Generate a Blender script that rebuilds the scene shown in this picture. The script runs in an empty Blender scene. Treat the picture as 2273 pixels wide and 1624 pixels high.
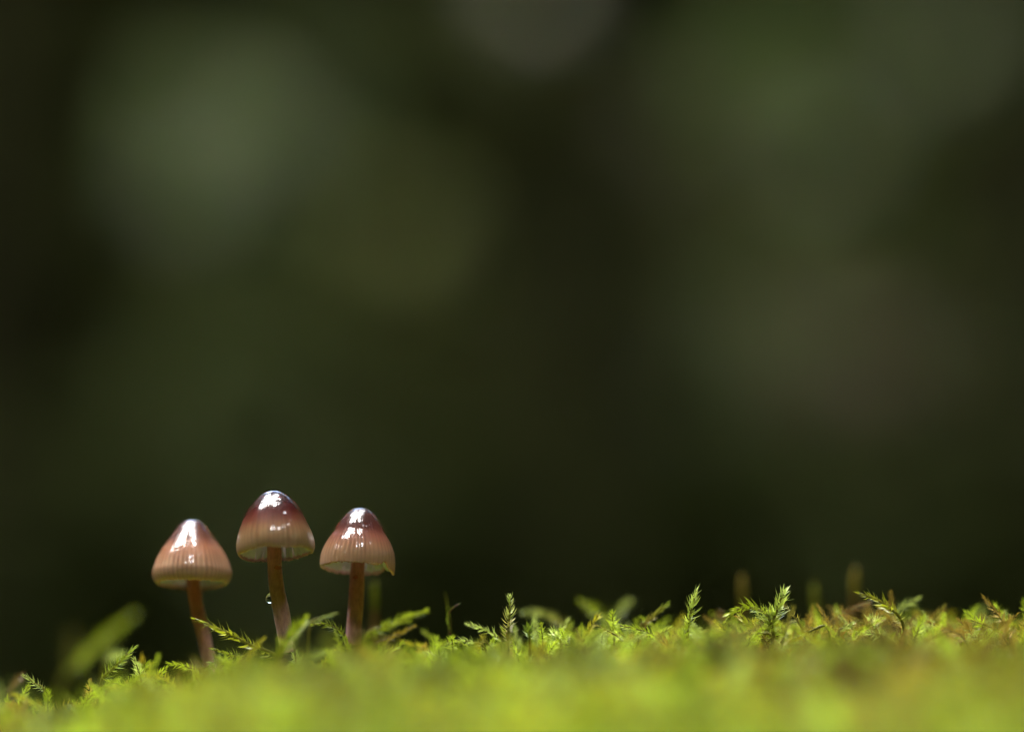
import bpy, math, random
import numpy as np
from mathutils import Vector, Matrix

# ------------------------------------------------------------------ camera, sky, sun, exposure
# one Blender unit is one centimetre
S = bpy.context.scene
COL = S.collection
S.unit_settings.system = 'METRIC'
S.unit_settings.scale_length = 0.01
R = math.radians

PITCH = R(9.0)
FOC = 50.0                      # focus distance
FW = 14.5                       # frame width at the focus distance
F_ = np.array([0, math.cos(PITCH), math.sin(PITCH)])
U_ = np.array([0, -math.sin(PITCH), math.cos(PITCH)])
X_ = np.array([1.0, 0, 0])
CAM = -FOC * F_ + 4.0 * U_

cd = bpy.data.cameras.new('camera')
cam = bpy.data.objects.new('camera', cd)
COL.objects.link(cam)
cam.location = CAM
cam.rotation_euler = (R(90) + PITCH, 0, 0)
cd.sensor_fit = 'HORIZONTAL'
cd.sensor_width = 36
cd.lens = 36 * FOC / FW
cd.clip_start = 0.5
cd.clip_end = 40000
cd.dof.use_dof = True
cd.dof.focus_distance = FOC
APERTURE = 2.8                  # diameter of the front opening, cm
cd.dof.aperture_fstop = cd.lens * 1e-3 / APERTURE
cd.dof.aperture_blades = 0
S.camera = cam

SUN_DIR = Vector((-0.20, -0.25, 1.0)).normalized()
SUN_EL = math.asin(SUN_DIR.z)
SUN_ROT = math.atan2(SUN_DIR.x, SUN_DIR.y)
w = bpy.data.worlds.new('World')
S.world = w
w.use_nodes = True
nt = w.node_tree
nt.nodes.clear()
sky = nt.nodes.new('ShaderNodeTexSky')
sky.sky_type = 'NISHITA'
sky.sun_disc = False
sky.sun_elevation = SUN_EL
sky.sun_rotation = SUN_ROT
sky.dust_density = 3.0
bg = nt.nodes.new('ShaderNodeBackground')
bg.inputs['Strength'].default_value = 0.10
wo = nt.nodes.new('ShaderNodeOutputWorld')
nt.links.new(sky.outputs[0], bg.inputs[0])
nt.links.new(bg.outputs[0], wo.inputs[0])

sl = bpy.data.lights.new('sun', 'SUN')
sl.energy = 1.5
sl.angle = R(90)
sl.color = (1.0, 0.965, 0.90)
so = bpy.data.objects.new('sun', sl)
COL.objects.link(so)
so.rotation_euler = SUN_DIR.to_track_quat('Z', 'Y').to_euler()
so.location = (0, 0, 900)

vs = S.view_settings
S.display_settings.display_device = 'sRGB'
vs.view_transform = 'Standard'
vs.look = 'None'
vs.gamma = 1.0
vs.use_curve_mapping = False
vs.exposure = 5.6

cy = S.cycles
cy.max_bounces = 7
cy.diffuse_bounces = 4
cy.glossy_bounces = 4
cy.transmission_bounces = 6
cy.transparent_max_bounces = 8
cy.caustics_reflective = False
cy.caustics_refractive = False
cy.sample_clamp_indirect = 6
cy.sample_clamp_direct = 0
cy.use_adaptive_sampling = False
cy.use_denoising = True
try:
    cy.denoiser = 'OPENIMAGEDENOISE'
    cy.denoising_prefilter = 'ACCURATE'
except Exception:
    pass

# ------------------------------------------------------------------ helpers
PXCM = FW / 2273.0              # one pixel of the 2273 wide picture at the focus plane, cm


def at(px, py, depth=FOC):
    """a point of the place seen at (px, py) of the 2273 x 1624 picture, at that distance along the axis"""
    a = (px - 1136.5) * PXCM / FOC
    b = (812.0 - py) * PXCM / FOC
    return CAM + depth * (F_ + a * X_ + b * U_)


def lin(r, g, b):
    def f(c):
        c /= 255.0
        return c / 12.92 if c <= 0.04045 else ((c + 0.055) / 1.055) ** 2.4
    return np.array([f(r), f(g), f(b)])


def tag(o, label=None, cat=None, group=None, kind=None):
    if label: o['label'] = label
    if cat: o['category'] = cat
    if group: o['group'] = group
    if kind: o['kind'] = kind
    return o


def empty(name, loc):
    o = bpy.data.objects.new(name, None)
    o.empty_display_size = 0.3
    COL.objects.link(o)
    o.location = [float(c) for c in loc]
    return o


def mesh_obj(name, verts, faces, mat, parent=None, col=None, smooth=True, attrs=None):
    """world coordinates in; the object sits at its parent's origin"""
    verts = np.asarray(verts, dtype=np.float64)
    if parent is not None:
        top = parent
        off = np.zeros(3)
        while top is not None:
            off += np.array(top.location)
            top = top.parent
        verts = verts - off
    me = bpy.data.meshes.new(name)
    if isinstance(faces, np.ndarray):
        n, k = faces.shape
        me.vertices.add(len(verts))
        me.vertices.foreach_set('co', verts.astype(np.float32).ravel())
        me.loops.add(n * k)
        me.loops.foreach_set('vertex_index', faces.astype(np.int32).ravel())
        me.polygons.add(n)
        me.polygons.foreach_set('loop_start', np.arange(0, n * k, k, dtype=np.int32))
        me.update(calc_edges=True)
    else:
        me.from_pydata(verts.tolist(), [], faces)
        me.update()
    if col is not None:
        a = me.attributes.new('Col', 'FLOAT_COLOR', 'POINT')
        c = np.ones((len(verts), 4), dtype=np.float32)
        c[:, :3] = col
        a.data.foreach_set('color', c.ravel())
    for nm, arr in (attrs or {}).items():
        a = me.attributes.new(nm, 'FLOAT', 'POINT')
        a.data.foreach_set('value', np.asarray(arr, dtype=np.float32))
    if smooth:
        me.polygons.foreach_set('use_smooth', np.ones(len(me.polygons), dtype=bool))
    me.materials.append(mat)
    o = bpy.data.objects.new(name, me)
    COL.objects.link(o)
    if parent is not None:
        o.parent = parent
    return o


def spline(pts, n):
    """Catmull-Rom through pts, n points evenly spread along it"""
    P = np.asarray(pts, dtype=float)
    if len(P) == 2:
        P = np.array([P[0], (P[0] + P[1]) / 2, P[1]])
    Q = np.vstack([2 * P[0] - P[1], P, 2 * P[-1] - P[-2]])
    out = []
    for i in range(1, len(Q) - 2):
        for t in np.linspace(0, 1, 16, endpoint=False):
            p0, p1, p2, p3 = Q[i - 1], Q[i], Q[i + 1], Q[i + 2]
            out.append(0.5 * (2 * p1 + (p2 - p0) * t + (2 * p0 - 5 * p1 + 4 * p2 - p3) * t ** 2
                              + (3 * p1 - p0 - 3 * p2 + p3) * t ** 3))
    out.append(P[-1])
    out = np.array(out)
    d = np.concatenate([[0], np.cumsum(np.linalg.norm(np.diff(out, axis=0), axis=1))])
    s = np.linspace(0, d[-1], n)
    return np.stack([np.interp(s, d, out[:, k]) for k in range(out.shape[1])], axis=1)


def frames(path):
    T = np.gradient(path, axis=0)
    T /= np.linalg.norm(T, axis=1, keepdims=True) + 1e-12
    ref = np.array([0.31, -0.87, 0.38])
    A = np.cross(T, ref)
    A /= np.linalg.norm(A, axis=1, keepdims=True) + 1e-12
    B = np.cross(T, A)
    return T, A, B


def tube(path, radii, k=8, cap=True):
    T, A, B = frames(path)
    n = len(path)
    th = np.linspace(0, 2 * math.pi, k, endpoint=False)
    ring = (np.cos(th)[None, :, None] * A[:, None, :] + np.sin(th)[None, :, None] * B[:, None, :])
    rad = np.asarray(radii)
    rad = rad[:, None] if rad.ndim == 1 else rad
    V = (path[:, None, :] + ring * np.broadcast_to(rad, (n, k))[:, :, None]).reshape(-1, 3)
    Fc = []
    for i in range(n - 1):
        for j in range(k):
            a = i * k + j
            b = i * k + (j + 1) % k
            Fc.append((a, b, b + k, a + k))
    if cap:
        Fc.append(tuple(range(k))[::-1])
        Fc.append(tuple((n - 1) * k + j for j in range(k)))
    return V, Fc


def vnoise(p, seed, scale):
    """cheap smooth value from sums of sines, about -1..1"""
    rg = np.random.default_rng(seed)
    v = 0
    for i in range(6):
        k = rg.normal(size=p.shape[-1]) / scale
        v = v + np.sin(p @ k + rg.uniform(0, 6.28)) * (0.9 if i < 3 else 0.5)
    return v / 2.6


# ------------------------------------------------------------------ materials
def new_mat(name):
    m = bpy.data.materials.new(name)
    m.use_nodes = True
    n = m.node_tree.nodes
    n.clear()
    return m, n, m.node_tree.links


def leaf_mat(name, trans=0.4, rough=0.4, spec=0.5, tint=(1, 1, 1), noise=0.0, nscale=8.0):
    m, n, l = new_mat(name)
    out = n.new('ShaderNodeOutputMaterial')
    at_ = n.new('ShaderNodeAttribute'); at_.attribute_name = 'Col'
    src = at_.outputs['Color']
    if noise:
        tc = n.new('ShaderNodeTexCoord')
        nz = n.new('ShaderNodeTexNoise'); nz.inputs['Scale'].default_value = nscale
        nz.inputs['Detail'].default_value = 3
        mr = n.new('ShaderNodeMapRange')
        mr.inputs['To Min'].default_value = 1 - noise
        mr.inputs['To Max'].default_value = 1 + noise
        mx = n.new('ShaderNodeMix'); mx.data_type = 'RGBA'; mx.blend_type = 'MULTIPLY'
        mx.inputs[0].default_value = 1
        l.new(tc.outputs['Object'], nz.inputs['Vector'])
        l.new(nz.outputs['Fac'], mr.inputs['Value'])
        l.new(src, mx.inputs[6]); l.new(mr.outputs[0], mx.inputs[7])
        src = mx.outputs[2]
    p = n.new('ShaderNodeBsdfPrincipled')
    p.inputs['Roughness'].default_value = rough
    p.inputs['Specular IOR Level'].default_value = spec
    t = n.new('ShaderNodeBsdfTranslucent')
    mix = n.new('ShaderNodeMixShader'); mix.inputs[0].default_value = trans
    l.new(src, p.inputs['Base Color'])
    l.new(src, t.inputs['Color'])
    l.new(p.outputs[0], mix.inputs[1]); l.new(t.outputs[0], mix.inputs[2])
    l.new(mix.outputs[0], out.inputs['Surface'])
    return m


def noise_mat(name, c1, c2, scale, rough=0.8, bump=0.3, bscale=None, spec=0.3, stretch=(1, 1, 1)):
    m, n, l = new_mat(name)
    out = n.new('ShaderNodeOutputMaterial')
    p = n.new('ShaderNodeBsdfPrincipled')
    p.inputs['Roughness'].default_value = rough
    p.inputs['Specular IOR Level'].default_value = spec
    tc = n.new('ShaderNodeTexCoord')
    mp = n.new('ShaderNodeMapping'); mp.inputs['Scale'].default_value = stretch
    nz = n.new('ShaderNodeTexNoise'); nz.inputs['Scale'].default_value = scale
    nz.inputs['Detail'].default_value = 6
    cr = n.new('ShaderNodeValToRGB')
    cr.color_ramp.elements[0].position = 0.35
    cr.color_ramp.elements[0].color = (*c1, 1)
    cr.color_ramp.elements[1].position = 0.65
    cr.color_ramp.elements[1].color = (*c2, 1)
    bp = n.new('ShaderNodeBump'); bp.inputs['Strength'].default_value = bump
    l.new(tc.outputs['Object'], mp.inputs['Vector'])
    l.new(mp.outputs[0], nz.inputs['Vector'])
    l.new(nz.outputs['Fac'], cr.inputs[0])
    l.new(cr.outputs[0], p.inputs['Base Color'])
    l.new(nz.outputs['Fac'], bp.inputs['Height'])
    l.new(bp.outputs[0], p.inputs['Normal'])
    l.new(p.outputs[0], out.inputs['Surface'])
    return m


def cap_mat(name):
    m, n, l = new_mat(name)
    out = n.new('ShaderNodeOutputMaterial')
    at_ = n.new('ShaderNodeAttribute'); at_.attribute_name = 'Col'
    wet = n.new('ShaderNodeAttribute'); wet.attribute_name = 'wet'
    p = n.new('ShaderNodeBsdfPrincipled')
    p.inputs['Roughness'].default_value = 0.45
    p.inputs['Specular IOR Level'].default_value = 0.05
    p.inputs['Subsurface Weight'].default_value = 0.35
    p.inputs['Subsurface Radius'].default_value = (1.0, 0.55, 0.35)
    p.inputs['Subsurface Scale'].default_value = 0.06
    p.inputs['Coat Roughness'].default_value = 0.02
    p.inputs['Coat IOR'].default_value = 1.5
    tc = n.new('ShaderNodeTexCoord')
    nz = n.new('ShaderNodeTexNoise'); nz.inputs['Scale'].default_value = 7
    nz.inputs['Detail'].default_value = 3
    bp = n.new('ShaderNodeBump'); bp.inputs['Strength'].default_value = 0.16
    bp.inputs['Distance'].default_value = 0.05
    l.new(tc.outputs['Object'], nz.inputs['Vector'])
    l.new(nz.outputs['Fac'], bp.inputs['Height'])
    l.new(bp.outputs[0], p.inputs['Coat Normal'])
    l.new(at_.outputs['Color'], p.inputs['Base Color'])
    l.new(wet.outputs['Fac'], p.inputs['Coat Weight'])
    tr = n.new('ShaderNodeBsdfTranslucent')            # thin wet flesh lets light through to the gills
    tr.inputs['Color'].default_value = (0.62, 0.48, 0.36, 1)
    thin = n.new('ShaderNodeAttribute'); thin.attribute_name = 'thin'
    mx = n.new('ShaderNodeMixShader')
    l.new(thin.outputs['Fac'], mx.inputs[0])
    l.new(p.outputs[0], mx.inputs[1]); l.new(tr.outputs[0], mx.inputs[2])
    l.new(mx.outputs[0], out.inputs['Surface'])
    return m


def stem_mat(name):
    m, n, l = new_mat(name)
    out = n.new('ShaderNodeOutputMaterial')
    at_ = n.new('ShaderNodeAttribute'); at_.attribute_name = 'Col'
    tc = n.new('ShaderNodeTexCoord')
    mp = n.new('ShaderNodeMapping'); mp.inputs['Scale'].default_value = (1, 1, 0.35)
    nz = n.new('ShaderNodeTexNoise'); nz.inputs['Scale'].default_value = 28
    nz.inputs['Detail'].default_value = 5
    mr = n.new('ShaderNodeMapRange')
    mr.inputs['From Min'].default_value = 0.3
    mr.inputs['From Max'].default_value = 0.7
    mr.inputs['To Min'].default_value = 0.75
    mr.inputs['To Max'].default_value = 1.25
    mx = n.new('ShaderNodeMix'); mx.data_type = 'RGBA'; mx.blend_type = 'MULTIPLY'
    mx.inputs[0].default_value = 1
    p = n.new('ShaderNodeBsdfPrincipled')
    p.inputs['Roughness'].default_value = 0.55
    p.inputs['Specular IOR Level'].default_value = 0.35
    p.inputs['Subsurface Weight'].default_value = 0.3
    p.inputs['Subsurface Radius'].default_value = (1.0, 0.5, 0.3)
    p.inputs['Subsurface Scale'].default_value = 0.05
    p.inputs['Sheen Weight'].default_value = 0.1
    p.inputs['Sheen Roughness'].default_value = 0.4
    bp = n.new('ShaderNodeBump'); bp.inputs['Strength'].default_value = 0.35
    bp.inputs['Distance'].default_value = 0.02
    l.new(tc.outputs['Object'], mp.inputs['Vector'])
    l.new(mp.outputs[0], nz.inputs['Vector'])
    l.new(nz.outputs['Fac'], mr.inputs['Value'])
    l.new(at_.outputs['Color'], mx.inputs[6]); l.new(mr.outputs[0], mx.inputs[7])
    l.new(mx.outputs[2], p.inputs['Base Color'])
    l.new(nz.outputs['Fac'], bp.inputs['Height'])
    l.new(bp.outputs[0], p.inputs['Normal'])
    l.new(p.outputs[0], out.inputs['Surface'])
    return m


def water_mat(name, tint):
    m, n, l = new_mat(name)
    out = n.new('ShaderNodeOutputMaterial')
    p = n.new('ShaderNodeBsdfPrincipled')
    p.inputs['Base Color'].default_value = (*tint, 1)
    p.inputs['Roughness'].default_value = 0.0
    p.inputs['IOR'].default_value = 1.33
    p.inputs['Transmission Weight'].default_value = 1.0
    l.new(p.outputs[0], out.inputs['Surface'])
    return m


M_MOSS = leaf_mat('moss_leaf', trans=0.45, rough=0.38, spec=0.3)
M_CARPET = leaf_mat('moss_carpet_leaf', trans=0.45, rough=0.45, spec=0.14)
M_CAP = cap_mat('wet_cap')
M_GILL = leaf_mat('pale_gill', trans=0.5, rough=0.6, spec=0.2)
M_FLESH = leaf_mat('pale_flesh', trans=0.8, rough=0.6, spec=0.1)
M_STEM = stem_mat('mushroom_stem')
M_WATER = water_mat('water', (1, 1, 1))
M_AMBER = water_mat('amber_water', (1.0, 0.62, 0.45))
M_WOOD = leaf_mat('woodland_leaf', trans=0.3, rough=0.75, spec=0.04)
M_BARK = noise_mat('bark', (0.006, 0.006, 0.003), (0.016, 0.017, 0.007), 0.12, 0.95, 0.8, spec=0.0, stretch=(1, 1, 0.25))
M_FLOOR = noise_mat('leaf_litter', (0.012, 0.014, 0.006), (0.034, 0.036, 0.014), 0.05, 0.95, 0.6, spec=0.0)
M_SOIL = noise_mat('mossy_soil', (0.035, 0.045, 0.010), (0.10, 0.12, 0.018), 1.6, 0.9, 0.6)

# ------------------------------------------------------------------ the setting: moss mound and forest floor
FLOOR_Z = -45.0
_lx = [-200, 0, 200, 400, 600, 900, 1136, 1500, 1800, 2273, 2500]
_ly = [1600, 1572, 1528, 1490, 1460, 1440, 1430, 1406, 1392, 1386, 1390]


def moss_top(x, y):
    """height of the tips of the moss cushion"""
    px = 1136.5 + x / PXCM
    line = np.interp(px, _lx, _ly)
    z0 = (1440.0 - line) * PXCM
    right = np.clip((px - 900) / 900.0, -0.6, 1)
    peak = 0.9 + 1.1 * right
    fs = 0.150 + 0.035 * np.clip((px - 1400) / 500.0, 0, 1) - 0.045 * np.clip((px - 400) / 250.0, 0, 1) * np.clip((1000 - px) / 250.0, 0, 1)
    front = np.where(y > -4, fs * y, -4 * fs + 0.165 * (y + 4))
    back = 0.20 * y - 0.20 / (2 * peak) * y ** 2
    far = np.minimum(back, 0.6 - (y - 5) * 0.9)
    z = np.where(y < 0, front, np.where(y < 6, back, far))
    drop = np.clip((-18 - y), 0, None)
    z = z - 0.35 * drop
    side = np.clip(np.abs(x) - 14, 0, None)
    z = z - 0.05 * side ** 1.5
    return z0 + z


def ground_z(x, y):
    p = np.stack([x, y], axis=-1)
    z = moss_top(x, y) - 0.52 + (0.11 + 0.12 * np.exp(-((y + 3) / 2.5) ** 2)) * vnoise(p, 3, 0.5) + 0.16 * np.clip((-y - 4) / 3, 0, 1) * vnoise(p, 4, 0.45)
    return np.maximum(z, FLOOR_Z + 0.5 * vnoise(p, 5, 20))


gx = np.concatenate([np.linspace(-70, -15, 24), np.linspace(-14.5, 14.5, 117), np.linspace(15, 70, 24)])
gy = np.concatenate([np.linspace(-110, -20, 24), np.linspace(-19.5, 10, 119), np.linspace(11, 75, 34)])
GX, GY = np.meshgrid(gx, gy, indexing='xy')
GZ = ground_z(GX, GY)
nx, ny = len(gx), len(gy)
idx = np.arange(nx * ny).reshape(ny, nx)
fq = np.stack([idx[:-1, :-1], idx[:-1, 1:], idx[1:, 1:], idx[1:, :-1]], axis=-1).reshape(-1, 4)
mound = mesh_obj('mound', np.stack([GX, GY, GZ], axis=-1).reshape(-1, 3), fq, M_SOIL)
tag(mound, 'mossy soil mound under the moss carpet', kind='structure')

fx = np.concatenate([-np.geomspace(20000, 80, 40), np.linspace(-60, 60, 7), np.geomspace(80, 20000, 40)])
FX, FY = np.meshgrid(fx, fx, indexing='xy')
FR = np.hypot(FX, FY)
FZ = FLOOR_Z - 1.5 + 1.0 * vnoise(np.stack([FX, FY], axis=-1), 9, 90) + 0.75 * np.clip(FR - 1650, 0, None)   # banks added all round to block the low sky
k = len(fx)
idx = np.arange(k * k).reshape(k, k)
fq = np.stack([idx[:-1, :-1], idx[:-1, 1:], idx[1:, 1:], idx[1:, :-1]], axis=-1).reshape(-1, 4)
floor = mesh_obj('forest_floor', np.stack([FX, FY, FZ], axis=-1).reshape(-1, 3), fq, M_FLOOR)
tag(floor, 'dark forest floor of leaf litter', kind='structure')


# ------------------------------------------------------------------ woodland all round and overhead
def leaf_cloud(c, length, width, col, rng, flat=0.0):
    """folded four-vertex leaves at centres c"""
    n = len(c)
    d = rng.normal(size=(n, 3)); d[:, 2] *= (1 - flat)
    d /= np.linalg.norm(d, axis=1, keepdims=True)
    e = rng.normal(size=(n, 3)); e[:, 2] *= (1 - flat)
    e -= (e * d).sum(1, keepdims=True) * d
    e /= np.linalg.norm(e, axis=1, keepdims=True)
    nn = np.cross(d, e)
    L = np.asarray(length).reshape(-1, 1) * np.ones((n, 1))
    Wd = np.asarray(width).reshape(-1, 1) * np.ones((n, 1))
    v = np.stack([c - d * L / 2, c + e * Wd / 2 + nn * Wd * 0.12, c + d * L / 2, c - e * Wd / 2 + nn * Wd * 0.12], axis=1)
    f = np.arange(n * 4).reshape(n, 4)
    tri = np.concatenate([f[:, [0, 1, 2]], f[:, [0, 2, 3]]])
    return v.reshape(-1, 3), tri, np.repeat(col, 4, axis=0)


def oval_leaves(c, length, width, col, rng, flat=0.3):
    n = len(c)
    d = rng.normal(size=(n, 3)); d[:, 2] *= (1 - flat)
    d /= np.linalg.norm(d, axis=1, keepdims=True)
    e = rng.normal(size=(n, 3)); e[:, 2] *= (1 - flat)
    e -= (e * d).sum(1, keepdims=True) * d
    e /= np.linalg.norm(e, axis=1, keepdims=True)
    q = np.cross(d, e)
    L = length[:, None]; W = width[:, None]
    v = np.stack([c - d * L * 0.5,
                  c - d * L * 0.2 + e * W * 0.42 + q * W * 0.14, c - d * L * 0.2 - e * W * 0.42 + q * W * 0.14,
                  c + d * L * 0.15 + e * W * 0.40 + q * W * 0.10, c + d * L * 0.15 - e * W * 0.40 + q * W * 0.10,
                  c + d * L * 0.5 - q * W * 0.10, c], axis=1)
    t = np.array([[0, 6, 1], [0, 2, 6], [1, 6, 3], [2, 4, 6], [3, 6, 5], [4, 5, 6]])
    f = (t[None] + (np.arange(n) * 7)[:, None, None]).reshape(-1, 3)
    return v.reshape(-1, 3), f, np.repeat(col, 7, axis=0)


def poly_in(u, v, poly):
    inside = np.zeros(u.shape, bool)
    n = len(poly)
    for i in range(n):
        x1, y1 = poly[i]
        x2, y2 = poly[(i + 1) % n]
        c = ((y1 > v) != (y2 > v)) & (u < (x2 - x1) * (v - y1) / (y2 - y1 + 1e-12) + x1)
        inside ^= c
    return inside


SUNNY = [(590, 290, 680), (400, 430, 640), (1195, -20, 660), (1830, 340, 700), (2080, 120, 680), (930, 520, 720), (1930, 780, 680)]  # small saplings added to make the bright blur discs
rng = np.random.default_rng(11)
# openings of the leaf roof, as x/z and y/z seen from the mushrooms
GAPS = [
    [(-0.70, 0.06), (-0.60, 0.26), (-0.44, 0.52), (-0.20, 0.56), (-0.15, 0.36), (-0.06, 0.22), (0.02, 0.26), (0.04, 0.50),
     (0.15, 0.48), (0.17, 0.24), (0.19, 0.02), (0.15, -0.32), (0.07, -0.36), (0.00, -0.12), (-0.14, -0.04),
     (-0.22, -0.22), (-0.36, -0.12), (-0.56, -0.24), (-0.76, -0.14)],
    [(0.00, -0.78), (0.12, -0.68), (0.22, -0.80), (0.17, -1.02), (0.05, -1.06)],
    [(0.50, -0.42), (0.60, -0.36), (0.62, -0.50), (0.53, -0.54)],
]
n = 230000
rr = 2600 * np.sqrt(rng.uniform(0, 1, n))
aa = rng.uniform(0, 2 * math.pi, n)
cc = np.stack([rr * np.cos(aa), rr * np.sin(aa) + 150, 480 + rng.uniform(0, 190, n)], axis=1)
n2 = 70000                                                          # second leaf layer added above the mound to cut stray sky light
rr = 1100 * np.sqrt(rng.uniform(0, 1, n2))
aa = rng.uniform(0, 2 * math.pi, n2)
c2_ = np.stack([rr * np.cos(aa), rr * np.sin(aa) - 150, 480 + rng.uniform(0, 190, n2)], axis=1)
c2_ = c2_[c2_[:, 1] < 480]
cc = np.concatenate([cc, c2_])
n = len(cc)
uu, vv = cc[:, 0] / cc[:, 2], cc[:, 1] / cc[:, 2]
keep = rng.uniform(0, 1, n) < np.where(cc[:, 1] > 480, np.where(cc[:, 1] > 850, 0.42, 0.55), 1.0)  # roof thinned farther back to let light onto the background
jit = rng.normal(size=(n, 2)) * 0.012
inside = np.zeros(n, bool)
for g in GAPS:
    inside |= poly_in(uu + jit[:, 0], vv + jit[:, 1], g)
for sx, sy, sd in SUNNY:                                            # small openings cut to let light down on the added saplings
    p0 = at(sx, sy, sd)
    k_ = (cc[:, 2] - p0[2]) / SUN_DIR.z
    dd = np.hypot(cc[:, 0] - p0[0] - k_ * SUN_DIR.x, cc[:, 1] - p0[1] - k_ * SUN_DIR.y)
    keep &= dd > 120
twigs = vnoise(np.stack([uu, vv], axis=1), 61, 0.045) > 0.32            # sprays of leaves reaching into the openings
keep &= ~inside | (twigs & (vv > -0.5))
cc = cc[keep]
near = np.linalg.norm(cc[:, :2], axis=1) < 700
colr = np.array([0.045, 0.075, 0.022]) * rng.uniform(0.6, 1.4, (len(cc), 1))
ln = np.where(near, 30, 44) * rng.uniform(0.7, 1.25, len(cc))
v_, f_, c_ = leaf_cloud(cc, ln, ln * 0.7, colr, rng, flat=0.45)
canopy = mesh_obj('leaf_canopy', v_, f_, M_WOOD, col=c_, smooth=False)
tag(canopy, 'dense leafy tree canopy arching over the mound', 'canopy', kind='stuff')

def wood_ring(n, a0, a1, size):
    aa = rng.uniform(a0, a1, n)
    rr = rng.uniform(1150, 1650, n)
    c = np.stack([rr * np.sin(aa), rr * np.cos(aa), FLOOR_Z + 720 * rng.uniform(0, 1, n)], axis=1)
    dark = vnoise(c, 21, 160)
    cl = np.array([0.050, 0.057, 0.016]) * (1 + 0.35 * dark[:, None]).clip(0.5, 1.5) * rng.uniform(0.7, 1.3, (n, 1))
    ln = size * rng.uniform(0.7, 1.25, n)
    return leaf_cloud(c, ln, ln * 0.52, cl, rng)


w1 = wood_ring(150000, -0.75, 0.75, 23)
w2 = wood_ring(48000, 0.75, 2 * math.pi - 0.75, 50)
v_ = np.concatenate([w1[0], w2[0]])
f_ = np.concatenate([w1[1], w2[1] + len(w1[0])])
c_ = np.concatenate([w1[2], w2[2]])
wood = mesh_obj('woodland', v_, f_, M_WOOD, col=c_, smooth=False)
tag(wood, 'dark blurred woodland filling the background behind the mushrooms', 'woodland', kind='stuff')


def tree(px, depth, width_px, lean, height, label, rng):
    b = at(px, 812, depth)
    x0, y0 = b[0], b[1]
    root = empty('tree', (x0, y0, FLOOR_Z))
    tag(root, label, 'tree', 'dark trees in the background')
    r0 = width_px * PXCM * depth / FOC / 2
    t = np.linspace(0, 1, 12)
    path = np.stack([x0 + lean * t * height + 4 * np.sin(5 * t + px), y0 + 5 * np.sin(3 * t), FLOOR_Z - 3 + t * height], axis=1)
    rad = r0 * (1.25 - 0.75 * t) * (1 + 0.5 * np.exp(-t * 14))
    V, Fc = tube(path, rad, 14)
    V = V + (vnoise(V, int(px) % 97, 9)[:, None]) * 0.8
    tr = mesh_obj('trunk', V, Fc, M_BARK, root)
    for q in range(5):
        s = rng.uniform(0.55, 0.9)
        p0 = path[int(s * 11)]
        a = rng.uniform(0, 6.28)
        e = p0 + np.array([math.cos(a) * 90, math.sin(a) * 90, rng.uniform(30, 80)])
        pp = spline([p0, (p0 + e) / 2 + np.array([0, 0, 14]), e], 7)
        V, Fc = tube(pp, np.linspace(r0 * 0.35, 0.8, 7), 7)
        mesh_obj('limb', V, Fc, M_BARK, root)
    c = rng.normal(size=(900, 3))
    c /= np.linalg.norm(c, axis=1, keepdims=True)
    c *= rng.uniform(0.3, 1, (900, 1)) ** 0.5 * np.array([150, 150, 120])
    c += path[-1] - np.array([0, 0, 40])
    u, v = c[:, 0] / c[:, 2], c[:, 1] / c[:, 2]
    kp = np.ones(len(c), bool)
    for g in GAPS:
        kp &= ~poly_in(u, v, g)
    c = c[kp]
    ln = 20 * rng.uniform(0.7, 1.2, len(c))
    cl = np.array([0.035, 0.055, 0.018]) * rng.uniform(0.6, 1.4, (len(c), 1))
    V, Fc, cl = leaf_cloud(c, ln, ln * 0.6, cl, rng)
    tag(mesh_obj('crown', V, Fc, M_WOOD, root, col=cl, smooth=False), kind='stuff')


def shrub(px, top, depth, rx, label, rng):
    """a dark bush added to darken the low background, up to the picture height top"""
    c0 = at(px, top, depth)
    w_ = rx * PXCM * depth / FOC
    h_ = c0[2] - FLOOR_Z
    root = empty('shade_shrub', (c0[0], c0[1], FLOOR_Z))
    tag(root, label, 'shrub', 'dark shrubs added as shade low in the background')
    for q in range(5):
        a = rng.uniform(0, 6.28)
        b0 = np.array([c0[0], c0[1], FLOOR_Z - 2])
        e = b0 + np.array([math.cos(a) * w_ * 0.5, math.sin(a) * w_ * 0.4, h_ * rng.uniform(0.6, 0.9)])
        V, Fc = tube(spline([b0, (b0 * 0.6 + e * 0.4) + np.array([0, 0, h_ * 0.12]), e], 8), np.linspace(1.6, 0.3, 8), 6)
        mesh_obj('stem', V, Fc, M_BARK, root)
    n = 3000
    c = rng.normal(size=(n, 3))
    c /= np.linalg.norm(c, axis=1, keepdims=True)
    c = c * rng.uniform(0, 1, (n, 1)) ** 0.4 * np.array([w_, w_ * 0.7, h_ * 0.55])
    c *= 1 + 0.22 * vnoise(c, int(px) + 3, w_ * 0.5)[:, None]
    c += np.array([c0[0], c0[1], FLOOR_Z + h_ * 0.47])
    c = c[c[:, 2] > FLOOR_Z]
    ln = 9 * rng.uniform(0.6, 1.3, len(c))
    cl = np.array([0.017, 0.023, 0.005]) * rng.uniform(0.6, 1.4, (len(c), 1))  # near black leaves put the shade of the low wood into colour
    V, Fc, cl = oval_leaves(c, ln, ln * 0.5, cl, rng)
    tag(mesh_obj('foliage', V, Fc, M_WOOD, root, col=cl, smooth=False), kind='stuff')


rng = np.random.default_rng(53)
shrub(230, 1010, 560, 330, 'dark bush added as shade at the lower left behind the moss', rng)
shrub(1000, 960, 600, 300, 'dark bush added as shade behind the right mushroom', rng)
shrub(1560, 900, 640, 330, 'dark bush added as shade right of the middle trunk', rng)
shrub(2120, 1000, 580, 330, 'dark bush added as shade at the lower right behind the moss', rng)

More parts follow.
